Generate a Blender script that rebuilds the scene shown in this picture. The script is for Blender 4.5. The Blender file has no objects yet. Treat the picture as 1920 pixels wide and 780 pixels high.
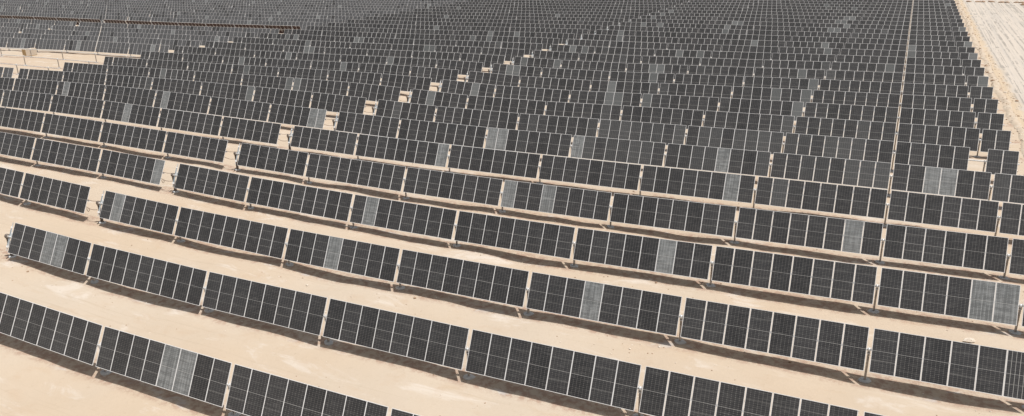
import bpy, bmesh, math, random
from mathutils import Vector, Matrix, noise

# ------------------------------------------------------------------ measured layout
CAM_POS = [-0.4439, -24.7653, 22.3945]
CAM_RIGHT = [0.8993924, 0.4368677, -0.015487]
CAM_UP = [-0.1309578, 0.303069, 0.9439276]
CAM_FWD = [-0.4170651, 0.8469332, -0.3297892]
FPX = 1494.1518
PITCH = 7.5746
GAP = 0.21
LEN = 2.219
TILT = 1.1087
TUBE_H = 1.6539
TERR = [[0.403, 0.933, 1.461, 1.944, 2.247, 2.154, 1.527, -0.186, -0.59, -0.336, 0.452], [0.21, 0.638, 1.058, 1.456, 1.789, 1.826, 0.67, -0.091, -0.162, -0.0, 0.313], [-0.0, 0.344, 0.674, 0.955, 1.145, 1.388, 0.95, 0.376, 0.237, 0.577, 0.99], [-0.247, 0.025, 0.303, 0.539, 0.774, 1.298, 0.884, 0.645, 0.704, 0.939, 0.988], [-0.535, -0.336, -0.091, 0.268, 0.259, 0.525, 0.775, 0.278, 0.704, 1.059, 1.265], [-0.869, -0.712, -0.713, -0.284, -0.046, 0.098, 0.494, 0.351, 0.692, 1.132, 1.362], [-1.26, -1.018, -0.884, -0.706, -0.367, -0.04, 0.429, 0.556, 0.679, 0.831, 0.951], [-1.593, -1.438, -1.219, -0.908, -0.52, -0.193, 0.091, 0.447, 0.626, 0.732, 0.856]]
FIELDS = {"A": [-56.5947, [-48.4587, -37.8315, -28.4375, -19.0941, -9.683, -0.0667, 7.113], 9.5549], "B": [-123.8025, [-121.6874, -113.4738, -104.1313, -94.6195, -85.2914, -75.9575, -66.5306], -58.3998], "C": [-190.912, [-182.8004, -173.441, -164.0816, -154.7221, -145.3627, -136.0032, -127.7877], -125.3959], "D": [-258.5571, [-256.1422, -247.8472, -238.3973, -228.9473, -219.4974, -210.0474, -200.5975], -192.4075], "E": [-326.5119, [-318.3219, -308.872, -299.422, -289.9721, -280.5221, -271.0722, -262.7772], -260.3622], "F": [-394.4666, [-392.0517, -383.7567, -374.3068, -364.8568, -355.4068, -345.9569, -336.5069], -328.317]}
PALE = [["A", 0, 20], ["A", 0, 21], ["A", 1, 3], ["A", 1, 4], ["A", 2, 1], ["A", 2, 19], ["A", 2, 35], ["A", 3, 17], ["A", 3, 37], ["A", 3, 52], ["A", 3, 53], ["A", 4, 24], ["A", 4, 27], ["A", 4, 46], ["A", 5, 15], ["A", 5, 38], ["A", 6, 16], ["A", 6, 17], ["A", 6, 24], ["A", 6, 36], ["A", 6, 50], ["A", 6, 51], ["A", 8, 2], ["A", 9, 4], ["A", 9, 20], ["A", 9, 21], ["A", 9, 24], ["A", 9, 39], ["A", 10, 18], ["A", 10, 36], ["A", 10, 39], ["A", 11, 2], ["A", 11, 3], ["A", 11, 21], ["A", 11, 39], ["A", 12, 1], ["A", 12, 6], ["A", 12, 19], ["A", 12, 20], ["A", 12, 37], ["A", 12, 55], ["A", 13, 46], ["A", 14, 3], ["A", 14, 5], ["A", 14, 19], ["A", 14, 22], ["A", 15, 38], ["A", 15, 48], ["A", 15, 55], ["A", 16, 6], ["A", 16, 27], ["A", 16, 37], ["A", 16, 48], ["A", 17, 4], ["A", 17, 55], ["A", 18, 20], ["A", 19, 4], ["A", 19, 7], ["A", 19, 19], ["A", 19, 36], ["A", 19, 37], ["A", 20, 19], ["A", 20, 20], ["A", 20, 38], ["A", 20, 55], ["A", 21, 2], ["A", 21, 36], ["A", 21, 37], ["A", 22, 2], ["A", 22, 37], ["A", 22, 38], ["A", 23, 2], ["A", 25, 37], ["A", 26, 31], ["A", 27, 54], ["B", 3, 55], ["B", 5, 36], ["B", 6, 18], ["B", 6, 34], ["B", 6, 54], ["B", 6, 55], ["B", 7, 40], ["B", 8, 19], ["B", 8, 40], ["B", 8, 41], ["B", 9, 27], ["B", 10, 20], ["B", 10, 38], ["B", 11, 23], ["B", 11, 41], ["B", 12, 21], ["B", 12, 22], ["B", 13, 16], ["B", 13, 39], ["B", 13, 40], ["B", 14, 6], ["B", 14, 8], ["B", 14, 21], ["B", 14, 22], ["B", 15, 40], ["B", 15, 43], ["B", 16, 40], ["B", 16, 45], ["B", 17, 25], ["B", 20, 16], ["B", 21, 39], ["B", 23, 8], ["C", 11, 19], ["C", 11, 34], ["C", 11, 52], ["C", 12, 35], ["C", 13, 19], ["C", 13, 53], ["C", 14, 35], ["C", 15, 18], ["C", 17, 36], ["C", 18, 17], ["C", 18, 36], ["C", 19, 1], ["C", 19, 44], ["C", 20, 27], ["C", 23, 30], ["C", 24, 53], ["D", 14, 52], ["D", 15, 36], ["D", 15, 54], ["D", 18, 0], ["D", 18, 7], ["D", 18, 28], ["D", 20, 7], ["D", 21, 9], ["D", 21, 25], ["E", 22, 35]]
SEEN = {"A0": [8, 31], "A1": [0, 47], "A2": [0, 53], "A3": [0, 53], "A4": [0, 54], "A5": [0, 55], "A6": [0, 55], "A7": [0, 55], "A8": [0, 55], "A9": [0, 55], "A10": [0, 55], "A11": [0, 55], "A12": [0, 55], "A13": [0, 55], "A14": [0, 55], "A15": [0, 55], "A16": [0, 55], "A17": [0, 55], "A18": [0, 55], "A19": [0, 55], "A20": [0, 55], "A21": [0, 55], "A22": [0, 55], "A23": [0, 55], "A24": [0, 55], "A25": [0, 55], "A26": [0, 55], "A27": [0, 55], "A28": [0, 55], "A29": [0, 55], "A30": [0, 55], "A31": [0, 55], "A32": [46, 55], "B1": [55, 55], "B2": [45, 55], "B3": [35, 55], "B4": [25, 55], "B5": [15, 55], "B6": [4, 55], "B7": [0, 55], "B8": [0, 55], "B9": [0, 55], "B10": [0, 55], "B11": [0, 55], "B12": [0, 55], "B13": [0, 55], "B14": [0, 55], "B15": [0, 55], "B16": [0, 55], "B17": [0, 55], "B18": [0, 55], "B19": [0, 55], "B20": [0, 55], "B21": [0, 55], "B22": [0, 55], "B23": [0, 55], "B24": [0, 55], "B25": [0, 55], "B26": [0, 55], "B27": [0, 55], "B28": [0, 55], "B29": [0, 55], "B30": [0, 55], "B31": [43, 55], "C7": [51, 55], "C8": [41, 55], "C9": [31, 55], "C10": [21, 55], "C11": [10, 55], "C12": [0, 55], "C13": [0, 55], "C14": [0, 55], "C15": [0, 55], "C16": [0, 55], "C17": [0, 55], "C18": [0, 55], "C19": [0, 55], "C20": [0, 55], "C21": [0, 55], "C22": [0, 55], "C23": [0, 55], "C24": [0, 55], "C25": [0, 55], "C26": [0, 55], "C27": [0, 55], "C28": [0, 55], "C29": [0, 55], "C30": [22, 55], "D13": [47, 55], "D14": [37, 55], "D15": [27, 55], "D16": [17, 55], "D17": [6, 55], "D18": [0, 55], "D19": [0, 55], "D20": [0, 55], "D21": [0, 55], "D22": [0, 55], "D23": [0, 55], "D24": [0, 55], "D25": [0, 55], "D26": [0, 55], "D27": [0, 55], "D28": [4, 55], "D29": [36, 55], "E18": [54, 55], "E19": [44, 55], "E20": [34, 55], "E21": [23, 55], "E22": [13, 55], "E23": [3, 55], "E24": [0, 55], "E25": [0, 55], "E26": [10, 55], "E27": [36, 55], "F24": [50, 55], "F25": [42, 55]}
KX = [-250, -210, -175, -150, -125, -95, -65, -45, -25, -5, 15]
KY = [-5, 8, 22, 40, 65, 95, 130, 180]
BAYS = {'A': [7, 9, 8, 8, 8, 8, 6, 2]}
for b_ in 'BDF': BAYS[b_] = [2, 7, 8, 8, 8, 8, 8, 7]
for b_ in 'CE': BAYS[b_] = [7, 8, 8, 8, 8, 8, 7, 2]
R = random.Random(11)
S = bpy.context.scene
COL = S.collection
PALE = set(map(tuple, PALE))

# ------------------------------------------------------------------ terrain
def _cat(t): return (-.5*t+t*t-.5*t**3, 1-2.5*t*t+1.5*t**3, .5*t+2*t*t-1.5*t**3, -.5*t*t+.5*t**3)
def _seg(x, K):
    i = 0
    while i < len(K)-2 and x > K[i+1]: i += 1
    t = (x-K[i])/(K[i+1]-K[i])
    return i, max(-.2, min(1.2, t))
def terr(x, y):
    i, t = _seg(x, KX); j, q = _seg(y, KY)
    wx = _cat(t); wy = _cat(q); z = 0
    for a in range(4):
        ii = min(max(i-1+a, 0), len(KX)-1)
        for b in range(4):
            jj = min(max(j-1+b, 0), len(KY)-1)
            z += wx[a]*wy[b]*TERR[jj][ii]
    return z
def bump(x, y):
    n = noise.noise(Vector((x*.16, y*.22, 3.1)))*.19 + noise.noise(Vector((x*.38, y*.6, 9.7)))*.10
    n += noise.noise(Vector((x*1.3, y*1.3, 5.7)))*.018
    return n
def ground(x, y): return terr(x, y) + bump(x, y)

# ------------------------------------------------------------------ materials
def nt(name, rough=.8, metal=0.0, spec=.5):
    m = bpy.data.materials.new(name); m.use_nodes = True
    t = m.node_tree; b = t.nodes['Principled BSDF']
    b.inputs['Roughness'].default_value = rough; b.inputs['Metallic'].default_value = metal
    b.inputs['Specular IOR Level'].default_value = spec
    return m, t, b
class N:
    """small helper for node wiring"""
    def __init__(s, t): s.t = t
    def new(s, ty, **k):
        n = s.t.nodes.new(ty)
        for a, v in k.items(): setattr(n, a, v)
        return n
    def inp(s, n, i, v):
        if hasattr(v, 'is_linked') or isinstance(v, bpy.types.NodeSocket): s.t.links.new(v, n.inputs[i])
        else: n.inputs[i].default_value = v
    def m(s, op, a, b=0.0, c=0.0, clamp=False):
        n = s.new('ShaderNodeMath', operation=op, use_clamp=clamp)
        s.inp(n, 0, a); s.inp(n, 1, b); s.inp(n, 2, c)
        return n.outputs[0]
    def mix(s, f, a, b):
        n = s.new('ShaderNodeMix', data_type='RGBA')
        s.inp(n, 0, f)
        for i, v in ((6, a), (7, b)):
            if isinstance(v, tuple): n.inputs[i].default_value = (*v, 1)
            else: s.t.links.new(v, n.inputs[i])
        return n.outputs[2]
    def noise(s, vec, scale, detail=3, rough=.55, dist=0):
        n = s.new('ShaderNodeTexNoise'); n.inputs['Scale'].default_value = scale
        n.inputs['Detail'].default_value = detail; n.inputs['Roughness'].default_value = rough
        n.inputs['Distortion'].default_value = dist
        s.t.links.new(vec, n.inputs['Vector']); return n.outputs['Fac']
    def ramp(s, v, lo, hi):
        n = s.new('ShaderNodeMapRange'); n.clamp = True; n.interpolation_type = 'SMOOTHSTEP'
        s.inp(n, 0, v); n.inputs[1].default_value = lo; n.inputs[2].default_value = hi
        return n.outputs[0]
    def mapping(s, vec, scale, loc=(0, 0, 0)):
        n = s.new('ShaderNodeMapping'); n.inputs['Scale'].default_value = scale; n.inputs['Location'].default_value = loc
        s.t.links.new(vec, n.inputs['Vector']); return n.outputs[0]
    def bump(s, h, dist, strength=1.0):
        n = s.new('ShaderNodeBump'); n.inputs['Distance'].default_value = dist; n.inputs['Strength'].default_value = strength
        s.t.links.new(h, n.inputs['Height']); return n.outputs[0]

def sand_material():
    m, t, b = nt('desert_sand', .95, 0, .1); n = N(t)
    P = n.new('ShaderNodeNewGeometry').outputs['Position']
    big = n.noise(P, .05, 4, .6); mid = n.noise(n.mapping(P, (.22, .6, 1)), 1.0, 6, .66, .6)
    fine = n.noise(P, 3.2, 6, .7); grit = n.noise(P, 16, 4, .75)
    c = n.mix(n.ramp(big, .35, .7), (.478, .382, .285), (.488, .41, .325))
    pale = n.ramp(mid, .545, .68)
    c = n.mix(n.m('MULTIPLY', pale, .80), c, (.555, .49, .42))
    dim = n.ramp(n.noise(n.mapping(P, (.5, .9, 1), (40, 3, 0)), 1.0, 5, .6, .4), .5, .8)
    c = n.mix(n.m('MULTIPLY', dim, .5), c, (.44, .325, .225))
    # shallow vehicle ruts between rows, running along the rows
    rut = n.ramp(n.noise(n.mapping(P, (.05, 4.5, 1), (0, 7, 0)), 1.0, 4, .7), .56, .72)
    c = n.mix(n.m('MULTIPLY', rut, .4), c, (.39, .315, .235))
    c = n.mix(n.m('MULTIPLY', n.ramp(fine, .55, .8), .45), c, (.37, .285, .20))
    speck = n.ramp(grit, .69, .76)
    c = n.mix(n.m('MULTIPLY', speck, .6), c, (.28, .195, .135))
    # soil turned over along each line of piles: darker reddish crumbs that also paint in panel shadow, and a few grout spills
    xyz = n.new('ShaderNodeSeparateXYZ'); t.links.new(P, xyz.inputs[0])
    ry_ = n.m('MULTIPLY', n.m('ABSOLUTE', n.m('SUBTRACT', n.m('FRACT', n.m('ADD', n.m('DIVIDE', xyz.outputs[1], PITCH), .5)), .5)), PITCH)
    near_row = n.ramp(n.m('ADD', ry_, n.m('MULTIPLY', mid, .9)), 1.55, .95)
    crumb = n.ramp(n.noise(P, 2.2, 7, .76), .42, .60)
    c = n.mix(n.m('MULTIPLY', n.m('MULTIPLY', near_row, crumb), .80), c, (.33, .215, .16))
    spill = n.ramp(n.noise(n.mapping(P, (.35, .8, 1), (3, 11, 0)), 1.0, 4, .6, .5), .60, .70)
    c = n.mix(n.m('MULTIPLY', n.m('MULTIPLY', near_row, spill), .6), c, (.50, .49, .47))
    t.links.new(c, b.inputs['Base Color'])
    h = n.m('ADD', n.m('MULTIPLY', fine, .7), n.m('MULTIPLY', grit, .25))
    t.links.new(n.bump(h, .05, .7), b.inputs['Normal'])
    return m
def road_material():
    m, t, b = nt('graded_dirt_road', .95, 0, .1); n = N(t)
    P = n.new('ShaderNodeNewGeometry').outputs['Position']
    lane = n.noise(n.mapping(P, (1.0, .016, 1)), 1.1, 4, .65, .3)
    tr = n.noise(n.mapping(P, (1.0, .0045, 1), (5, 0, 0)), 3.4, 2, .6, .10)
    blot = n.noise(P, .35, 6, .65)
    c = n.mix(n.ramp(lane, .42, .62), (.51, .45, .385), (.455, .41, .36))
    c = n.mix(n.m('MULTIPLY', n.ramp(tr, .52, .60), n.ramp(blot, .30, .56)), c, (.31, .28, .245))
    c = n.mix(n.m('MULTIPLY', n.ramp(blot, .58, .75), .5), c, (.55, .49, .40))
    x = n.new('ShaderNodeSeparateXYZ'); t.links.new(P, x.inputs[0])
    xx = n.m('ADD', x.outputs[0], n.m('MULTIPLY', n.m('SUBTRACT', blot, .5), 2.5))
    edge = n.ramp(xx, 13.6, 12.3)
    c = n.mix(edge, c, (.50, .40, .29))
    t.links.new(c, b.inputs['Base Color'])
    t.links.new(n.bump(n.m('ADD', tr, n.m('MULTIPLY', blot, .6)), .10, .8), b.inputs['Normal'])
    return m
def clod_material(name, c1, c2):
    m, t, b = nt(name, .95, 0, .1); n = N(t)
    P = n.new('ShaderNodeNewGeometry').outputs['Position']
    a = n.noise(P, 1.6, 6, .7); g = n.noise(P, 9, 4, .7)
    c = n.mix(n.ramp(a, .4, .65), c1, c2)
    c = n.mix(n.m('MULTIPLY', n.ramp(g, .6, .72), .5), c, tuple(v*.6 for v in c1))
    t.links.new(c, b.inputs['Base Color']); t.links.new(n.bump(n.m('ADD', a, n.m('MULTIPLY', g, .4)), .08, .9), b.inputs['Normal'])
    return m

def glass_material(name, kind, dust):
    """kind: clean / pale / busbar / back.  dust: desert dust on the glass plus a painted sky tint"""
    m, t, b = nt(name, .28, 0, .42); n = N(t)
    uv = n.new('ShaderNodeUVMap').outputs[0]
    sp = n.new('ShaderNodeSeparateXYZ'); t.links.new(uv, sp.inputs[0]); u, v = sp.outputs[0], sp.outputs[1]
    rnd = n.new('ShaderNodeObjectInfo').outputs['Random']
    P = n.new('ShaderNodeNewGeometry').outputs['Position']
    fu = n.m('ABSOLUTE', n.m('SUBTRACT', n.m('FRACT', n.m('MULTIPLY', u, 6.0)), .5))
    fv = n.m('ABSOLUTE', n.m('SUBTRACT', n.m('FRACT', n.m('MULTIPLY', v, 24.0)), .5))
    lu = n.m('GREATER_THAN', fu, .476); lv = n.m('GREATER_THAN', fv, .455)
    grid = n.m('MAXIMUM', lu, lv)
    dia = n.m('MULTIPLY', n.m('GREATER_THAN', fu, .455), n.m('GREATER_THAN', fv, .40))
    mid = n.m('LESS_THAN', n.m('ABSOLUTE', n.m('SUBTRACT', v, .5)), .0062)
    middash = n.m('MULTIPLY', mid, n.m('GREATER_THAN', n.m('FRACT', n.m('MULTIPLY', u, 18.0)), .22))
    tone = n.noise(P, .55, 4, .6)
    var = n.m('ADD', n.m('MULTIPLY', rnd, .5), n.m('MULTIPLY', tone, .9))
    if kind == 'pale':
        base = n.mix(rnd, (.125, .132, .133), (.165, .173, .174))
        off = n.m('MULTIPLY', rnd, 37.0)
        cu = n.new('ShaderNodeCombineXYZ'); n.inp(cu, 0, n.m('MULTIPLY', u, 5.0)); n.inp(cu, 1, n.m('MULTIPLY', v, .8)); n.inp(cu, 2, off)
        cv = n.new('ShaderNodeCombineXYZ'); n.inp(cv, 0, n.m('MULTIPLY', u, .7)); n.inp(cv, 1, n.m('MULTIPLY', v, 9.0)); n.inp(cv, 2, off)
        pl = n.m('ADD', n.noise(cu.outputs[0], 1.7, 3, .6), n.noise(cv.outputs[0], 1.6, 4, .65))
        base = n.mix(n.ramp(pl, .85, 1.25), base, (.26, .27, .27))
        base = n.mix(n.m('MULTIPLY', n.ramp(pl, 1.0, .75), .3), base, (.10, .105, .105))
        gcol, gf = (.36, .37, .37), .35
    elif kind == 'pale2':
        base = n.mix(rnd, (.095, .10, .10), (.150, .158, .158)); gcol, gf = (.22, .225, .225), .3
    elif kind == 'hazy':
        base = n.mix(rnd, (.040, .040, .041), (.072, .073, .074)); gcol, gf = (.22, .22, .215), .5
    elif kind == 'back':
        base = n.mix(n.ramp(var, .4, .9), (.024, .0085, .010), (.040, .015, .017)); gcol, gf = (.07, .038, .038), .4
    else:
        k = dust
        base = n.mix(n.ramp(var, .35, .95), (.0225+k*.80, .0225+k*.83, .0240+k*.87), (.039+k*1.0, .0388+k*1.03, .0408+k*1.08))  # dust tone cooled so far modules carry reflected sky in their colour
        gcol, gf = (.20+k*.6, .195+k*.6, .185+k*.6), .50
    # dust streaks lying across the module and wiped/rain-washed bands
    cs = n.new('ShaderNodeCombineXYZ'); n.inp(cs, 0, n.m('MULTIPLY', u, .9)); n.inp(cs, 1, n.m('MULTIPLY', v, 16.0)); n.inp(cs, 2, n.m('MULTIPLY', rnd, 91.0))
    st = n.noise(cs.outputs[0], 1.6, 5, .7)
    cs2 = n.new('ShaderNodeCombineXYZ'); n.inp(cs2, 0, n.m('MULTIPLY', u, 9.0)); n.inp(cs2, 1, n.m('MULTIPLY', v, 1.0)); n.inp(cs2, 2, n.m('MULTIPLY', rnd, 53.0))
    sv = n.noise(cs2.outputs[0], 1.4, 4, .6)
    if kind != 'back':
        base = n.mix(n.m('MULTIPLY', n.ramp(st, .48, .76), .48), base, (.150, .148, .144))
        base = n.mix(n.m('MULTIPLY', n.ramp(sv, .52, .78), .22), base, (.15, .15, .145))
    c = n.mix(n.m('MULTIPLY', grid, gf), base, gcol)
    c = n.mix(n.m('MULTIPLY', dia, .75), c, tuple(min(1, g*1.9) for g in gcol))
    if kind == 'busbar':
        bb = n.m('GREATER_THAN', n.m('ABSOLUTE', n.m('SUBTRACT', n.m('FRACT', n.m('MULTIPLY', u, 6.0)), .5)), .455)
        c = n.mix(bb, c, (.42, .41, .39))
    if kind != 'back':
        for vv, am in ((.235, .42), (.735, .30)):
            band = n.m('LESS_THAN', n.m('ABSOLUTE', n.m('SUBTRACT', v, n.m('ADD', vv, n.m('MULTIPLY', rnd, .05)))), .0065)
            c = n.mix(n.m('MULTIPLY', band, n.m('MULTIPLY', n.ramp(rnd, .15, .95), am)), c, (.36, .35, .33))
    c = n.mix(n.m('MULTIPLY', middash, .52), c, (.50, .49, .47))
    t.links.new(c, b.inputs['Base Color'])
    rr = n.m('ADD', .30 + dust, n.m('MULTIPLY', st, .25)); t.links.new(rr, b.inputs['Roughness'])
    if kind == 'back': b.inputs['Roughness'].default_value = .35
    return m
def metal_material(name, c, rough=.45, metal=.6, var=.12):
    m, t, b = nt(name, rough, metal); n = N(t)
    P = n.new('ShaderNodeNewGeometry').outputs['Position']
    a = n.noise(P, 5, 5, .65)
    t.links.new(n.mix(n.ramp(a, .35, .7), tuple(x*(1-var) for x in c), tuple(min(1, x*(1+var)) for x in c)), b.inputs['Base Color'])
    return m

M = dict(
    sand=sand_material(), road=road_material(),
    berm=clod_material('loose_orange_sand', (.47, .38, .29), (.50, .43, .345)),
    stone=clod_material('pale_stone', (.55, .47, .38), (.72, .65, .56)),
    clod=clod_material('brown_soil_clod', (.30, .20, .135), (.42, .30, .21)),
    clean=glass_material('dark_solar_glass', 'clean', .0),
    dusty=glass_material('dusty_sky_tinted_glass', 'clean', .05),
    hazy=glass_material('hazy_solar_glass', 'hazy', .02),
    pale=glass_material('pale_solar_glass', 'pale', .1),
    pale2=glass_material('weathered_solar_glass', 'pale2', .1),
    
    busbar=glass_material('ribbed_solar_glass', 'busbar', 0),
    back=glass_material('module_rear_glass', 'back', 0),
    frame=metal_material('anodised_frame', (.75, .745, .74), .5, 0, .05),
    steel=metal_material('galvanised_steel', (.66, .66, .65), .5, .3),
    drive=metal_material('dark_drive_steel', (.20, .165, .14), .6, .3, .25),
    post=metal_material('weathered_post_steel', (.52, .475, .43), .6, .2, .2),
    conc=clod_material('grey_concrete', (.50, .51, .51), (.60, .60, .58)),
    white=metal_material('white_painted_casing', (.86, .86, .85), .45, 0, .04),
    bluegrey=metal_material('small_power_panel', (.34, .39, .42), .3, 0, .15),
    black=metal_material('black_rubber', (.035, .033, .032), .6, 0, .2),
    brown=metal_material('brown_conduit', (.20, .135, .10), .7, 0, .2),
    crate_tan=clod_material('pallet_and_shaded_end_tan', (.50, .36, .20), (.60, .45, .27)),
    wrap=metal_material('pale_wrapping', (.52, .44, .35), .7, 0, .05),
)

# ------------------------------------------------------------------ mesh helpers
def add_box(bm, c, s, mi=0, rot=None):
    ret = bmesh.ops.create_cube(bm, size=1)
    mt = Matrix.Translation(c) @ (rot or Matrix()) @ Matrix.Diagonal((*s, 1))
    bmesh.ops.transform(bm, matrix=mt, verts=ret['verts'])
    fs = set(f for v in ret['verts'] for f in v.link_faces)
    for f in fs: f.material_index = mi
    return ret['verts']
def add_tube(bm, pts, r, seg=8, mi=0, cap=True):
    rings = []
    for i, p in enumerate(pts):
        p = Vector(p)
        d = (Vector(pts[min(i+1, len(pts)-1)])-Vector(pts[max(i-1, 0)])).normalized()
        a = Vector((0, 0, 1)) if abs(d.z) < .9 else Vector((1, 0, 0))
        s = d.cross(a).normalized(); u = s.cross(d)
        rr = r[i] if isinstance(r, (list, tuple)) else r
        rings.append([bm.verts.new(p+rr*(math.cos(2*math.pi*k/seg)*s+math.sin(2*math.pi*k/seg)*u)) for k in range(seg)])
    for a, b in zip(rings, rings[1:]):
        for k in range(seg):
            f = bm.faces.new((a[k], a[(k+1) % seg], b[(k+1) % seg], b[k])); f.material_index = mi; f.smooth = seg > 8
    if cap:
        f = bm.faces.new(rings[0]); f.material_index = mi
        f = bm.faces.new(list(reversed(rings[-1]))); f.material_index = mi
def finish(bm, name, mats):
    bmesh.ops.recalc_face_normals(bm, faces=bm.faces)
    me = bpy.data.meshes.new(name); bm.to_mesh(me); bm.free()
    for m in mats: me.materials.append(m)
    return me
def link(name, me, parent=None, loc=(0, 0, 0), rot=(0, 0, 0)):
    o = bpy.data.objects.new(name, me); COL.objects.link(o)
    o.location = loc; o.rotation_euler = rot
    if parent: o.parent = parent
    return o
def tag(o, label=None, cat=None, group=None, kind=None):
    if label: o['label'] = label
    if cat: o['category'] = cat
    if group: o['group'] = group
    if kind: o['kind'] = kind
    return o

# ------------------------------------------------------------------ module meshes
MW, FW, TH = 1.147, .025, .035
def glass_part(bm, uvl, cx=0.0, mi=0, mb=1):
    """front sheet with uv, rear sheet"""
    w, l = MW/2-FW, LEN/2-FW
    for z, mat, flip in ((0.0, mi, False), (-.008, mb, True)):
        vs = [bm.verts.new((cx+x, y, z)) for x, y in ((-w, -l), (w, -l), (w, l), (-w, l))]
        f = bm.faces.new(vs if not flip else list(reversed(vs))); f.material_index = mat
        for lp in f.loops:
            lp[uvl].uv = ((lp.vert.co.x-cx+w)/(2*w), (lp.vert.co.y+l)/(2*l))
def frame_part(bm, cx=0.0, mi=0, rails=True):
    w, l = MW/2, LEN/2
    z0 = -TH/2+.004
    for sx in (-1, 1): add_box(bm, (cx+sx*(w-FW/2), 0, z0), (FW, 2*l, TH), mi)
    for sy in (-1, 1): add_box(bm, (cx, sy*(l-FW/2), z0), (2*w-2*FW, FW, TH), mi)
    if rails:
        for sx in (-1, 1): add_box(bm, (cx+sx*.40, 0, -.065), (.04, .9, .05), mi)
def mesh_glass(name, front):
    bm = bmesh.new(); uvl = bm.loops.layers.uv.new('UVMap'); glass_part(bm, uvl)
    me = bpy.data.meshes.new(name); bm.to_mesh(me); bm.free()
    me.materials.append(front); me.materials.append(M['back']); return me
def mesh_frame():
    bm = bmesh.new(); frame_part(bm); return finish(bm, 'module_frame', [M['frame']])
def mesh_module(name, front, n=1, fronts=None):
    bm = bmesh.new(); uvl = bm.loops.layers.uv.new('UVMap')
    bm2 = bmesh.new()
    for k in range(n):
        cx = (k-(n-1)/2)*1.155
        frame_part(bm, cx, 2)
    bmesh.ops.recalc_face_normals(bm, faces=bm.faces)
    for k in range(n):
        cx = (k-(n-1)/2)*1.155
        glass_part(bm, uvl, cx, 3 if (fronts and k in fronts) else 0)
    bm2.free()
    me = bpy.data.meshes.new(name); bm.to_mesh(me); bm.free()
    for m in (front, M['back'], M['frame'], M['pale']): me.materials.append(m)
    return me
G_NEAR = {k: mesh_glass(k+'_glass', M[k]) for k in ('clean', 'pale', 'pale2', 'busbar', 'hazy')}
F_NEAR = mesh_frame()
G_FAR = {k: mesh_module(k+'_module', M[k]) for k in ('clean', 'pale', 'pale2', 'dusty', 'busbar', 'hazy')}
TABLES = {}
def table_mesh(n, v):
    if (n, v) not in TABLES:
        TABLES[(n, v)] = mesh_module('dusty_table', M['dusty'], n, {1: (n//2,), 2: (1,)}.get(v))
    return TABLES[(n, v)]

# ------------------------------------------------------------------ posts, drive
def post_mesh():
    bm = bmesh.new(); h = TUBE_H
    # I-section pile
    add_box(bm, (-.05, 0, (h-.45)/2), (.012, .10, h+.25)); add_box(bm, (.05, 0, (h-.45)/2), (.012, .10, h+.25))
    add_box(bm, (0, 0, (h-.45)/2), (.088, .012, h+.25))
    return finish(bm, 'support_post', [M['post']])
def footing_mesh(k):
    bm = bmesh.new(); rr = random.Random(k)
    ang = [2*math.pi*i/10 for i in range(10)]
    lo = [bm.verts.new((.34*math.cos(a)*rr.uniform(.86, 1.08), .27*math.sin(a)*rr.uniform(.86, 1.08), -.2)) for a in ang]
    md = [bm.verts.new((v.co.x, v.co.y, .05)) for v in lo]
    hi = [bm.verts.new((v.co.x*.86, v.co.y*.86, .085)) for v in lo]
    for a, b in ((lo, md), (md, hi)):
        for i in range(10): bm.faces.new((a[i], a[(i+1) % 10], b[(i+1) % 10], b[i]))
    bm.faces.new(hi)
    return finish(bm, 'footing', [M['conc']])
def bearing_mesh():
    bm = bmesh.new()
    # two ears with a ring clamp between them, held above the pile head
    for sx in (-1, 1):
        add_box(bm, (sx*.07, 0, -.10), (.012, .13, .20), 0)
        add_box(bm, (sx*.07, -.05, .07), (.012, .045, .20), 0, Matrix.Rotation(.5, 4, 'X'))
        add_box(bm, (sx*.07, .05, .07), (.012, .045, .20), 0, Matrix.Rotation(-.5, 4, 'X'))
    add_tube(bm, [(-.055, 0, 0), (.055, 0, 0)], .105, 14, 1)
    add_box(bm, (0, 0, -.20), (.16, .16, .014), 0)
    return finish(bm, 'bearing', [M['white'], M['steel']])
POST = post_mesh(); FEET = [footing_mesh(k) for k in range(3)]; BEAR = bearing_mesh()
def drive_post_mesh():
    bm = bmesh.new(); h = TUBE_H
    add_box(bm, (-.075, 0, (h-.6)/2), (.014, .16, h+.2)); add_box(bm, (.075, 0, (h-.6)/2), (.014, .16, h+.2))
    add_box(bm, (0, 0, (h-.6)/2), (.136, .014, h+.2)); add_box(bm, (0, 0, h-.19), (.24, .22, .02))
    return finish(bm, 'drive_post', [M['drive']])
def motor_mesh():
    bm = bmesh.new()
    add_tube(bm, [(-.10, 0, 0), (.10, 0, 0)], .17, 18, 0)
    add_tube(bm, [(-.13, 0, 0), (.13, 0, 0)], .11, 14, 1)
    add_tube(bm, [(-.02, -.10, -.17), (-.02, .22, -.17)], .06, 12, 0)
    add_tube(bm, [(-.02, .22, -.17), (-.02, .46, -.17)], .05, 12, 1)
    add_box(bm, (-.02, 0, -.15), (.13, .18, .10), 0)
    return finish(bm, 'drive_motor', [M['drive'], M['post']])
def ctrl_mesh():
    # long narrow power strip that tilts with the modules, in local module axes
    bm = bmesh.new()
    add_box(bm, (0, -.02, .0), (.095, 1.25, .045), 1)
    add_box(bm, (0, -.02, -.03), (.125, 1.29, .02), 0)
    add_box(bm, (0, .70, -.01), (.13, .12, .08), 0)
    add_box(bm, (.01, .91, -.02), (.075, .28, .03), 2)
    add_box(bm, (0, -.72, -.01), (.17, .15, .10), 0)
    add_box(bm, (0, -.93, -.02), (.08, .24, .03), 2)
    return finish(bm, 'power_strip', [M['white'], M['bluegrey'], M['steel']])
def cbox_mesh():
    bm = bmesh.new(); add_box(bm, (0, 0, 0), (.20, .46, .09), 0); add_box(bm, (0, .02, .048), (.14, .26, .008), 1)
    ret = finish(bm, 'control_box', [M['white'], M['bluegrey']]); return ret
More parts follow.
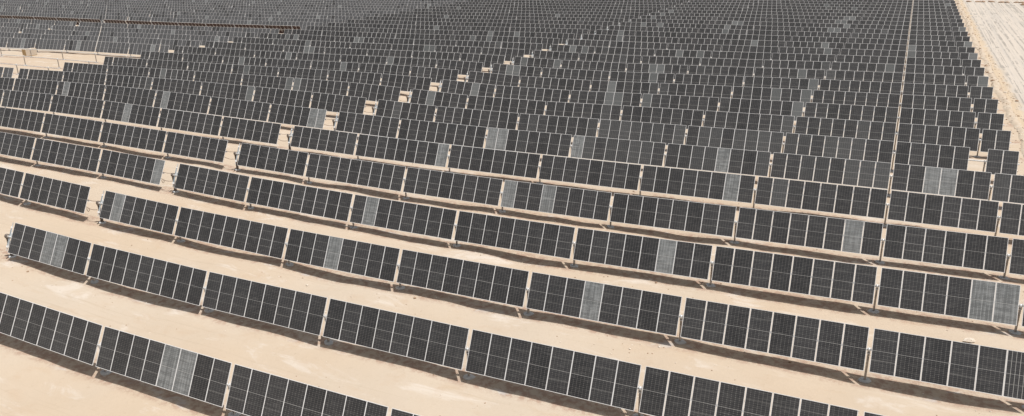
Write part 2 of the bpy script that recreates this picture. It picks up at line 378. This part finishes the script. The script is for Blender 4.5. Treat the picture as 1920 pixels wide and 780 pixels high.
DPOST, MOTOR, CTRL, CBOX = drive_post_mesh(), motor_mesh(), ctrl_mesh(), cbox_mesh()

# ------------------------------------------------------------------ labels
ORD = ('first second third fourth fifth sixth seventh eighth ninth tenth eleventh twelfth thirteenth fourteenth '
       'fifteenth sixteenth seventeenth eighteenth nineteenth twentieth twenty-first twenty-second twenty-third '
       'twenty-fourth twenty-fifth twenty-sixth twenty-seventh twenty-eighth twenty-ninth thirtieth thirty-first thirty-second thirty-third thirty-fourth').split()
FIRST = {'A': 0, 'B': 2, 'C': 7, 'D': 13, 'E': 18, 'F': 24}
DESC = {'A': ('dark panel row right of the front diagonal aisle, {o} row up from the photo bottom', 'dark panel rows right of the front aisle'),
        'B': ('dark panel row just left of the front diagonal aisle, {o} row up from the front', 'dark panel rows left of the front aisle'),
        'C': ('dusty grey panel row adjoining the left ends of the dark rows, {o} from the front', 'dusty grey panel rows behind the dark rows'),
        'D': ('dusty grey panel row left of the second far aisle, {o} from its front', 'dusty grey panel rows beyond the second aisle'),
        'E': ('dusty grey far panel row in the upper left corner field, {o} from its front', 'far panel rows in the upper left corner'),
        'F': ('tiny farthest panel row at the extreme upper left corner, {o} from its front', 'farthest panel rows at the upper left')}
SPECIAL = {('A', 7): 'eighth dark panel row from the front, one panel missing near its right end',
           ('C', 8): 'bare torque tube on posts in sandy clearing, nearest of three rows without panels',
           ('C', 9): 'bare torque tube on posts in sandy clearing, middle of three rows without panels',
           ('C', 10): 'bare torque tube on posts in sandy clearing, farthest of three rows without panels',
           ('C', 16): 'reddish brown backs of a row tilted away, right one of the two reversed rows',
           ('D', 16): 'reddish brown backs of a row tilted away, left one of the two reversed rows'}
MISSING = {('A', 7, 53)}
DARK_IN_C = {('C', r, m) for r in range(17, 23) for m in (0, 3)}

# ------------------------------------------------------------------ trackers
def tube_mesh(nodes):
    bm = bmesh.new(); add_tube(bm, nodes, .062, 8); return finish(bm, 'torque_tube', [M['steel']])
def build_tracker(b, r):
    lo, hi = SEEN.get(f'{b}{r}', (0, 0))
    if b+str(r) not in SEEN or (b, r) in (('B', 1),): return None
    s, gaps, e = FIELDS[b]; bays = BAYS[b]; y = r*PITCH
    lo -= 5; hi += 5
    # which bays to build
    first = 0; spans = []
    for i, nmod in enumerate(bays):
        a = s if i == 0 else gaps[i-1]+GAP/2; z = e if i == len(bays)-1 else gaps[i]-GAP/2
        if first+nmod-1 >= lo and first <= hi: spans.append((i, first, nmod, a, z))
        first += nmod
    rev = r == 16 and b in 'CD'
    bare = b == 'C' and r in (8, 9, 10)
    x0, x1 = spans[0][3], spans[-1][4]
    rr = random.Random(hash((ord(b), r)) & 0xffff)
    tilt = TILT + math.radians(rr.uniform(-.5, .5))
    rot_x = -tilt if rev else tilt
    if rev: rot_x = math.pi-tilt+math.radians(2); rot_x = math.pi - rot_x; rot_x = -rot_x
    has_start = spans[0][0] == 0
    root = bpy.data.objects.new('solar_tracker', None); COL.objects.link(root)
    root.empty_display_size = .5
    root.location = (x0, y, ground(x0, y))
    key = (b, r)
    lab = SPECIAL.get(key) or DESC[b][0].format(o=ORD[r-FIRST[b]])
    tag(root, lab, 'solar panel row' if not bare else 'bare tracker', DESC[b][1])
    O = root.location
    def hz(x): return terr(x, y)+TUBE_H
    nodes = [(x0-(.75 if has_start and b in 'ACE' else .15), y)]
    for (i, f0, nm, a, z) in spans:
        if i > 0: nodes.append((gaps[i-1], y))
    nodes.append((x1+.12, y))
    pts = [Vector((x, yy, hz(x)))-O for x, yy in nodes]
    link('torque_tube', tube_mesh(pts), root)
    def tube_z(x):
        for p, q in zip(nodes, nodes[1:]):
            if x <= q[0] or q is nodes[-1]:
                t = (x-p[0])/(q[0]-p[0]); za, zb = hz(p[0]), hz(q[0])
                return za+(zb-za)*t, math.atan2(zb-za, q[0]-p[0])
    near = (b == 'A' and r <= 8) or (b == 'B' and r <= 6)
    # posts
    for x in [g for i, g in enumerate(gaps) if any(sp[0] in (i, i+1) for sp in spans)]:
        if x < x0-.3 or x > x1+.3: continue
        p = link('support_post', POST, root, Vector((x, y, terr(x, y)))-O)
        if r <= 14:
            link('footing', FEET[rr.randrange(3)], p, (0, 0, ground(x, y)-terr(x, y)), (0, 0, rr.uniform(-.5, .5)))
            link('bearing', BEAR, p, (0, 0, TUBE_H))
    if bare and not has_start:
        pass
    if has_start and not bare and b in 'ACE':
        xs = x0-.60; zt = hz(xs)
        p = link('drive_post', DPOST, root, Vector((xs, y, terr(xs, y)))-O)
        if r <= 14: link('footing', FEET[0], p, (0, 0, ground(xs, y)-terr(xs, y)))
        link('drive_motor', MOTOR, root, Vector((xs, y, zt))-O)
        T = Matrix.Rotation(rot_x, 4, 'X')
        off = T @ Vector((0, 0, -.01))
        link('power_strip', CTRL, root, Vector((x0-.36, y, zt))+off-O, (rot_x, 0, 0))
        link('control_box', CBOX, root, Vector((x0-.14, y, zt))+(T @ Vector((0, .1, -.06)))-O, (rot_x, 0, 0))
    if bare: return root
    dusty = b in 'CDEF'
    zoff = .10
    for (i, f0, nm, a, z) in spans:
        pw = (z-a)/nm
        if b in 'EF' or (b == 'D' and r >= 24):
            xc = (a+z)/2; zc, sl = tube_z(xc)
            n_ = Matrix.Rotation(rot_x, 4, 'X') @ Vector((0, 0, zoff))
            o = link('panel_table', table_mesh(nm, rr.choice((0, 0, 1, 2))), root, Vector((xc, y, zc))+n_-O, (rot_x, -sl, 0))
            o.scale = (pw/1.155, 1, 1)
            continue
        for k in range(nm):
            m = f0+k
            if (b, r, m) in MISSING: continue
            xc = a+pw*(k+.5); zc, sl = tube_z(xc)
            rx = rot_x+math.radians(rr.gauss(0, .18))
            n_ = Matrix.Rotation(rx, 4, 'X') @ Vector((0, 0, zoff))
            ty = 'dusty' if dusty else 'clean'
            if (b, r, m) in PALE: ty = 'pale' if (b in 'CD' or r <= 6) else 'pale2'
            elif (b, r, m) == ('A', 1, 55) or (b, r, m) == ('A', 2, 53): ty = 'busbar'
            elif not dusty and rr.random() < (.5 if (b == 'A' and r in (6, 7) and m > 22) else .035 if r > 4 else 0): ty = 'hazy'
            elif dusty and ((b, r, m) in DARK_IN_C or rr.random() < .06): ty = 'clean'
            loc = Vector((xc, y, zc))+n_-O
            if near:
                p = link('solar_panel', G_NEAR[ty], root, loc, (rx, -sl, 0))
                link('frame', F_NEAR, p)
            else:
                p = link('solar_panel', G_FAR[ty], root, loc, (rx, -sl, 0))
            if 'pale' in ty: p['label'] = 'pale grey dust-blotched solar panel'
    return root
for b in 'ABCDEF':
    for r in range(0, 34):
        build_tracker(b, r)

# ------------------------------------------------------------------ cables across the front aisle
def cable(p0, p1, sag, rad, name, loop=False):
    o0 = Vector(p0); pts = []
    for i in range(17):
        t = i/16; p = o0.lerp(Vector(p1), t); p.z -= sag*4*t*(1-t); p.y += .02*math.sin(9*t)
        pts.append(p-o0)
    if loop:
        c = pts[3].copy(); lp = []
        for i in range(13):
            a = math.pi/2+2*math.pi*i/12; lp.append(c+Vector((.13*math.cos(a), .02*i/12, -.17+.17*math.sin(a))))
        pts = pts[:3]+lp+pts[4:]
    bm = bmesh.new(); add_tube(bm, pts, rad, 6)
    return link(name, finish(bm, name, [M['brown']]), None, o0)
for r in range(2, 13):
    eB = FIELDS['B'][2]; sA = FIELDS['A'][0]; y = r*PITCH
    zb, za = terr(eB, y)+TUBE_H, terr(sA, y)+TUBE_H
    o = cable((eB-.1, y-.05, zb+.10), (sA-.62, y-.1, za+.18), .03, .020, 'cable')
    tag(o, f'upper thin cable bridging the front diagonal aisle at the {ORD[r-2]} gap from the front', 'cable', 'cables bridging the front aisle')
    o = cable((eB-.15, y-.28, zb-.42), (sA-.62, y-.22, za-.50), .10, .022, 'cable', r in (2, 3))
    tag(o, f'lower sagging cable bridging the front diagonal aisle at the {ORD[r-2]} gap from the front', 'cable', 'cables bridging the front aisle')

# ------------------------------------------------------------------ ground, road, berm
def steps(segs, ends):
    out = []
    for a, b, d in segs:
        n = max(1, round((b-a)/d)); out += [a+(b-a)*i/n for i in range(n)]
    out.append(segs[-1][1])
    lo = []; x = segs[0][0]; d = segs[0][2]
    while x > ends[0]: d *= 1.5; x -= d; lo.append(x)
    hi = []; x = segs[-1][1]; d = segs[-1][2]
    while x < ends[1]: d *= 1.5; x += d; hi.append(x)
    return list(reversed(lo))+out+hi
XS = steps([(-400, -200, 5), (-200, -70, 1.6), (-70, 10, .5), (10, 20, .5), (20, 60, 2)], (-4000, 4000))
YS = steps([(-40, -10, 2), (-10, 55, .5), (55, 120, .9), (120, 260, 1.8)], (-1500, 5000))
def grid_mesh(name, xs, ys, dz, mat, zf=ground):
    vs = [(x, y, zf(x, y)+dz) for y in ys for x in xs]; nx = len(xs)
    fs = [(j*nx+i, j*nx+i+1, (j+1)*nx+i+1, (j+1)*nx+i) for j in range(len(ys)-1) for i in range(nx-1)]
    me = bpy.data.meshes.new(name); me.from_pydata(vs, [], fs); me.materials.append(mat)
    me.polygons.foreach_set('use_smooth', [True]*len(me.polygons)); me.update()
    return me
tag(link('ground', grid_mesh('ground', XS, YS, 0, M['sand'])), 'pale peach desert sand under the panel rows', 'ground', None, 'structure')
rx = [x for x in XS if 11.9 < x < 46]; ry = [y for y in YS if 20 < y < 700]
tag(link('road', grid_mesh('road', rx, ry, .012, M['road'])), 'graded pale grey dirt road with tyre tracks right of the panel field', 'road', None, 'structure')
def berm_z(x, y):
    c = 11.55+.18*math.sin(y*.11)+.15*math.sin(y*.37)
    w = .5+.22*noise.noise(Vector((y*.3, 1.7, 0)))
    t = max(0, 1-((x-c)/w)**2)
    return ground(x, y)-.02+(0 if t > 0 else -.06)+t*(.16+.16*noise.noise(Vector((x*1.5, y*.9, 8))))+ (.05*noise.noise(Vector((x*3, y*3, 1))) if t > 0 else 0)
bx = [10.5+.14*i for i in range(16)]; by = [30+.35*i for i in range(640)]
tag(link('sand_berm', grid_mesh('sand_berm', bx, by, 0, M['berm'], berm_z)), 'low orange windrow of loose sand along the right field edge', 'berm', None, 'structure')

# ------------------------------------------------------------------ stones
def rock_mesh(seed, mat):
    bm = bmesh.new(); bmesh.ops.create_icosphere(bm, subdivisions=2, radius=1)
    for v in bm.verts:
        n = noise.noise(v.co*1.1+Vector((seed*7.3, 0, 0)))
        v.co *= 1+.45*n; v.co.z *= .62
    return finish(bm, 'stone', [mat])
ROCKS = [rock_mesh(i, M['stone']) for i in range(3)]+[rock_mesh(i+5, M['clod']) for i in range(3)]
st = link('stone', rock_mesh(31, M['stone']), None, (4.8, 20.7, ground(4.8, 20.7)+.05), (0, 0, .4)); st.scale = (.34, .20, .17)
tag(st, 'pale flat stone lying alone on the sand beside the right frame edge', 'stone')
# loose gravel and soil crumbs nobody could count
def crumbs(name, n, area, sizes, mats, seed, label):
    rr = random.Random(seed); bm = bmesh.new()
    for _ in range(n):
        while True:
            x, y = rr.uniform(*area[0]), rr.uniform(*area[1])
            if area[2](x, y, rr): break
        s = rr.uniform(*sizes)*(2.2 if rr.random() < .05 else 1)
        z = ground(x, y) if not (10.7 < x < 12.4) else max(ground(x, y), berm_z(x, y))
        q = Matrix.Translation((x, y, z+s*.25)) @ Matrix.Rotation(rr.uniform(0, 6.3), 4, 'Z') @ Matrix.Diagonal((s*rr.uniform(.8, 1.5), s, s*.6, 1))
        ret = bmesh.ops.create_icosphere(bm, subdivisions=1, radius=1)
        mi = 0 if rr.random() < .45 else 1
        for v in ret['verts']: v.co *= rr.uniform(.75, 1.2)
        bmesh.ops.transform(bm, matrix=q, verts=ret['verts'])
        for f in set(f for v in ret['verts'] for f in v.link_faces): f.material_index = mi
    o = link(name, finish(bm, name, mats)); tag(o, label, 'gravel', None, 'stuff'); return o
crumbs('gravel', 1500, ((-60, 10), (2, 55), lambda x, y, rr: noise.noise(Vector((x*.2, y*.2, 4))) > .02), (.015, .05), [M['stone'], M['clod']], 5, 'scattered small stones and crumbs on the sand between rows')
crumbs('soil_crumbs', 900, ((9.7, 12.9), (35, 246), lambda x, y, rr: True), (.04, .12), [M['stone'], M['clod']], 6, 'clods and stones along the orange windrow')
# far cross-berm at the end of the road: separate dark clods
rr = random.Random(3)
for i in range(9):
    x = 14.5+i*1.9+rr.uniform(-.4, .4); y = 243+rr.uniform(-1, 1)
    o = link('boulder', ROCKS[3+i % 3], None, (x, y, ground(x, y)+.1), (0, 0, rr.uniform(0, 6))); o.scale = (.9, .5, .45)
    tag(o, f'low brown soil boulder across the far end of the road, {ORD[i]} from the left', 'boulder', 'brown boulders across the far road end')
for i, (x, y, s_) in enumerate(((27.6, 236, 1.3), (28.6, 228, 1.1))):
    o = link('boulder', ROCKS[3+i], None, (x, y, ground(x, y)+.2), (0, 0, i)); o.scale = (s_, s_*.8, s_*.7)
    tag(o, ('larger reddish soil boulder in the upper right corner, the farther one', 'reddish soil boulder at the upper right frame edge, the nearer one')[i], 'boulder')

# ------------------------------------------------------------------ crate in the clearing
cx, cy = -159.6, 78.7; cz = ground(cx, cy)
root = bpy.data.objects.new('shipping_crate', None); COL.objects.link(root); root.location = (cx, cy, cz); root.rotation_euler = (0, 0, math.radians(92))
tag(root, 'tall pale carton on a wooden pallet standing in the sandy clearing', 'crate')
bm = bmesh.new(); add_box(bm, (0, 0, .82), (2.35, 1.1, 1.3)); bmesh.ops.bevel(bm, geom=bm.edges[:], offset=.02, segments=2)
link('carton', finish(bm, 'carton', [M['wrap']]), root)
bm = bmesh.new(); add_box(bm, (-1.19, 0, .82), (.03, 1.04, 1.24)); link('shaded_end', finish(bm, 'shaded_end', [M['crate_tan']]), root)  # tan sheet added as the carton's shaded end, shade put into its colour
bm = bmesh.new()
for yy in (-.5, 0, .5): add_box(bm, (0, yy, .06), (2.4, .1, .1))
for k in range(9): add_box(bm, (-1.12+k*.28, 0, .135), (.12, 1.12, .03))
link('pallet', finish(bm, 'pallet', [M['crate_tan']]), root)

# ------------------------------------------------------------------ camera
cam = bpy.data.cameras.new('camera'); co = bpy.data.objects.new('camera', cam); COL.objects.link(co)
r_, u_, f_ = Vector(CAM_RIGHT), Vector(CAM_UP), Vector(CAM_FWD)
mw = Matrix((r_, u_, -f_)).transposed().to_4x4(); mw.translation = Vector(CAM_POS); co.matrix_world = mw
cam.sensor_width = 36; cam.lens = 36*FPX/1920; cam.clip_start = .5; cam.clip_end = 9000
S.camera = co

# ------------------------------------------------------------------ light
SUN = Vector((.37, .0, 1)).normalized()
elev = math.asin(SUN.z); az = math.atan2(SUN.x, SUN.y)
sd = bpy.data.lights.new('sun', 'SUN'); sd.energy = 4.3; sd.angle = math.radians(.5); sd.color = (1, .975, .945)
so = bpy.data.objects.new('sun', sd); COL.objects.link(so); so.rotation_euler = (-SUN).to_track_quat('-Z', 'Y').to_euler(); so.location = (0, 0, 60)
W = bpy.data.worlds.new('World'); S.world = W; W.use_nodes = True
t = W.node_tree; bg = t.nodes['Background']; sky = t.nodes.new('ShaderNodeTexSky'); sky.sky_type = 'NISHITA'
sky.sun_disc = False; sky.sun_elevation = elev; sky.sun_rotation = az; sky.air_density = 1.0; sky.dust_density = 3.5; sky.ozone_density = 1.0; sky.altitude = 100
hs = t.nodes.new('ShaderNodeHueSaturation'); hs.inputs['Saturation'].default_value = .22
t.links.new(sky.outputs[0], hs.inputs['Color']); t.links.new(hs.outputs[0], bg.inputs[0]); bg.inputs[1].default_value = .10
S.view_settings.view_transform = 'Standard'; S.view_settings.look = 'None'; S.view_settings.exposure = -0.03; S.view_settings.gamma = 1
S.render.engine = 'CYCLES'
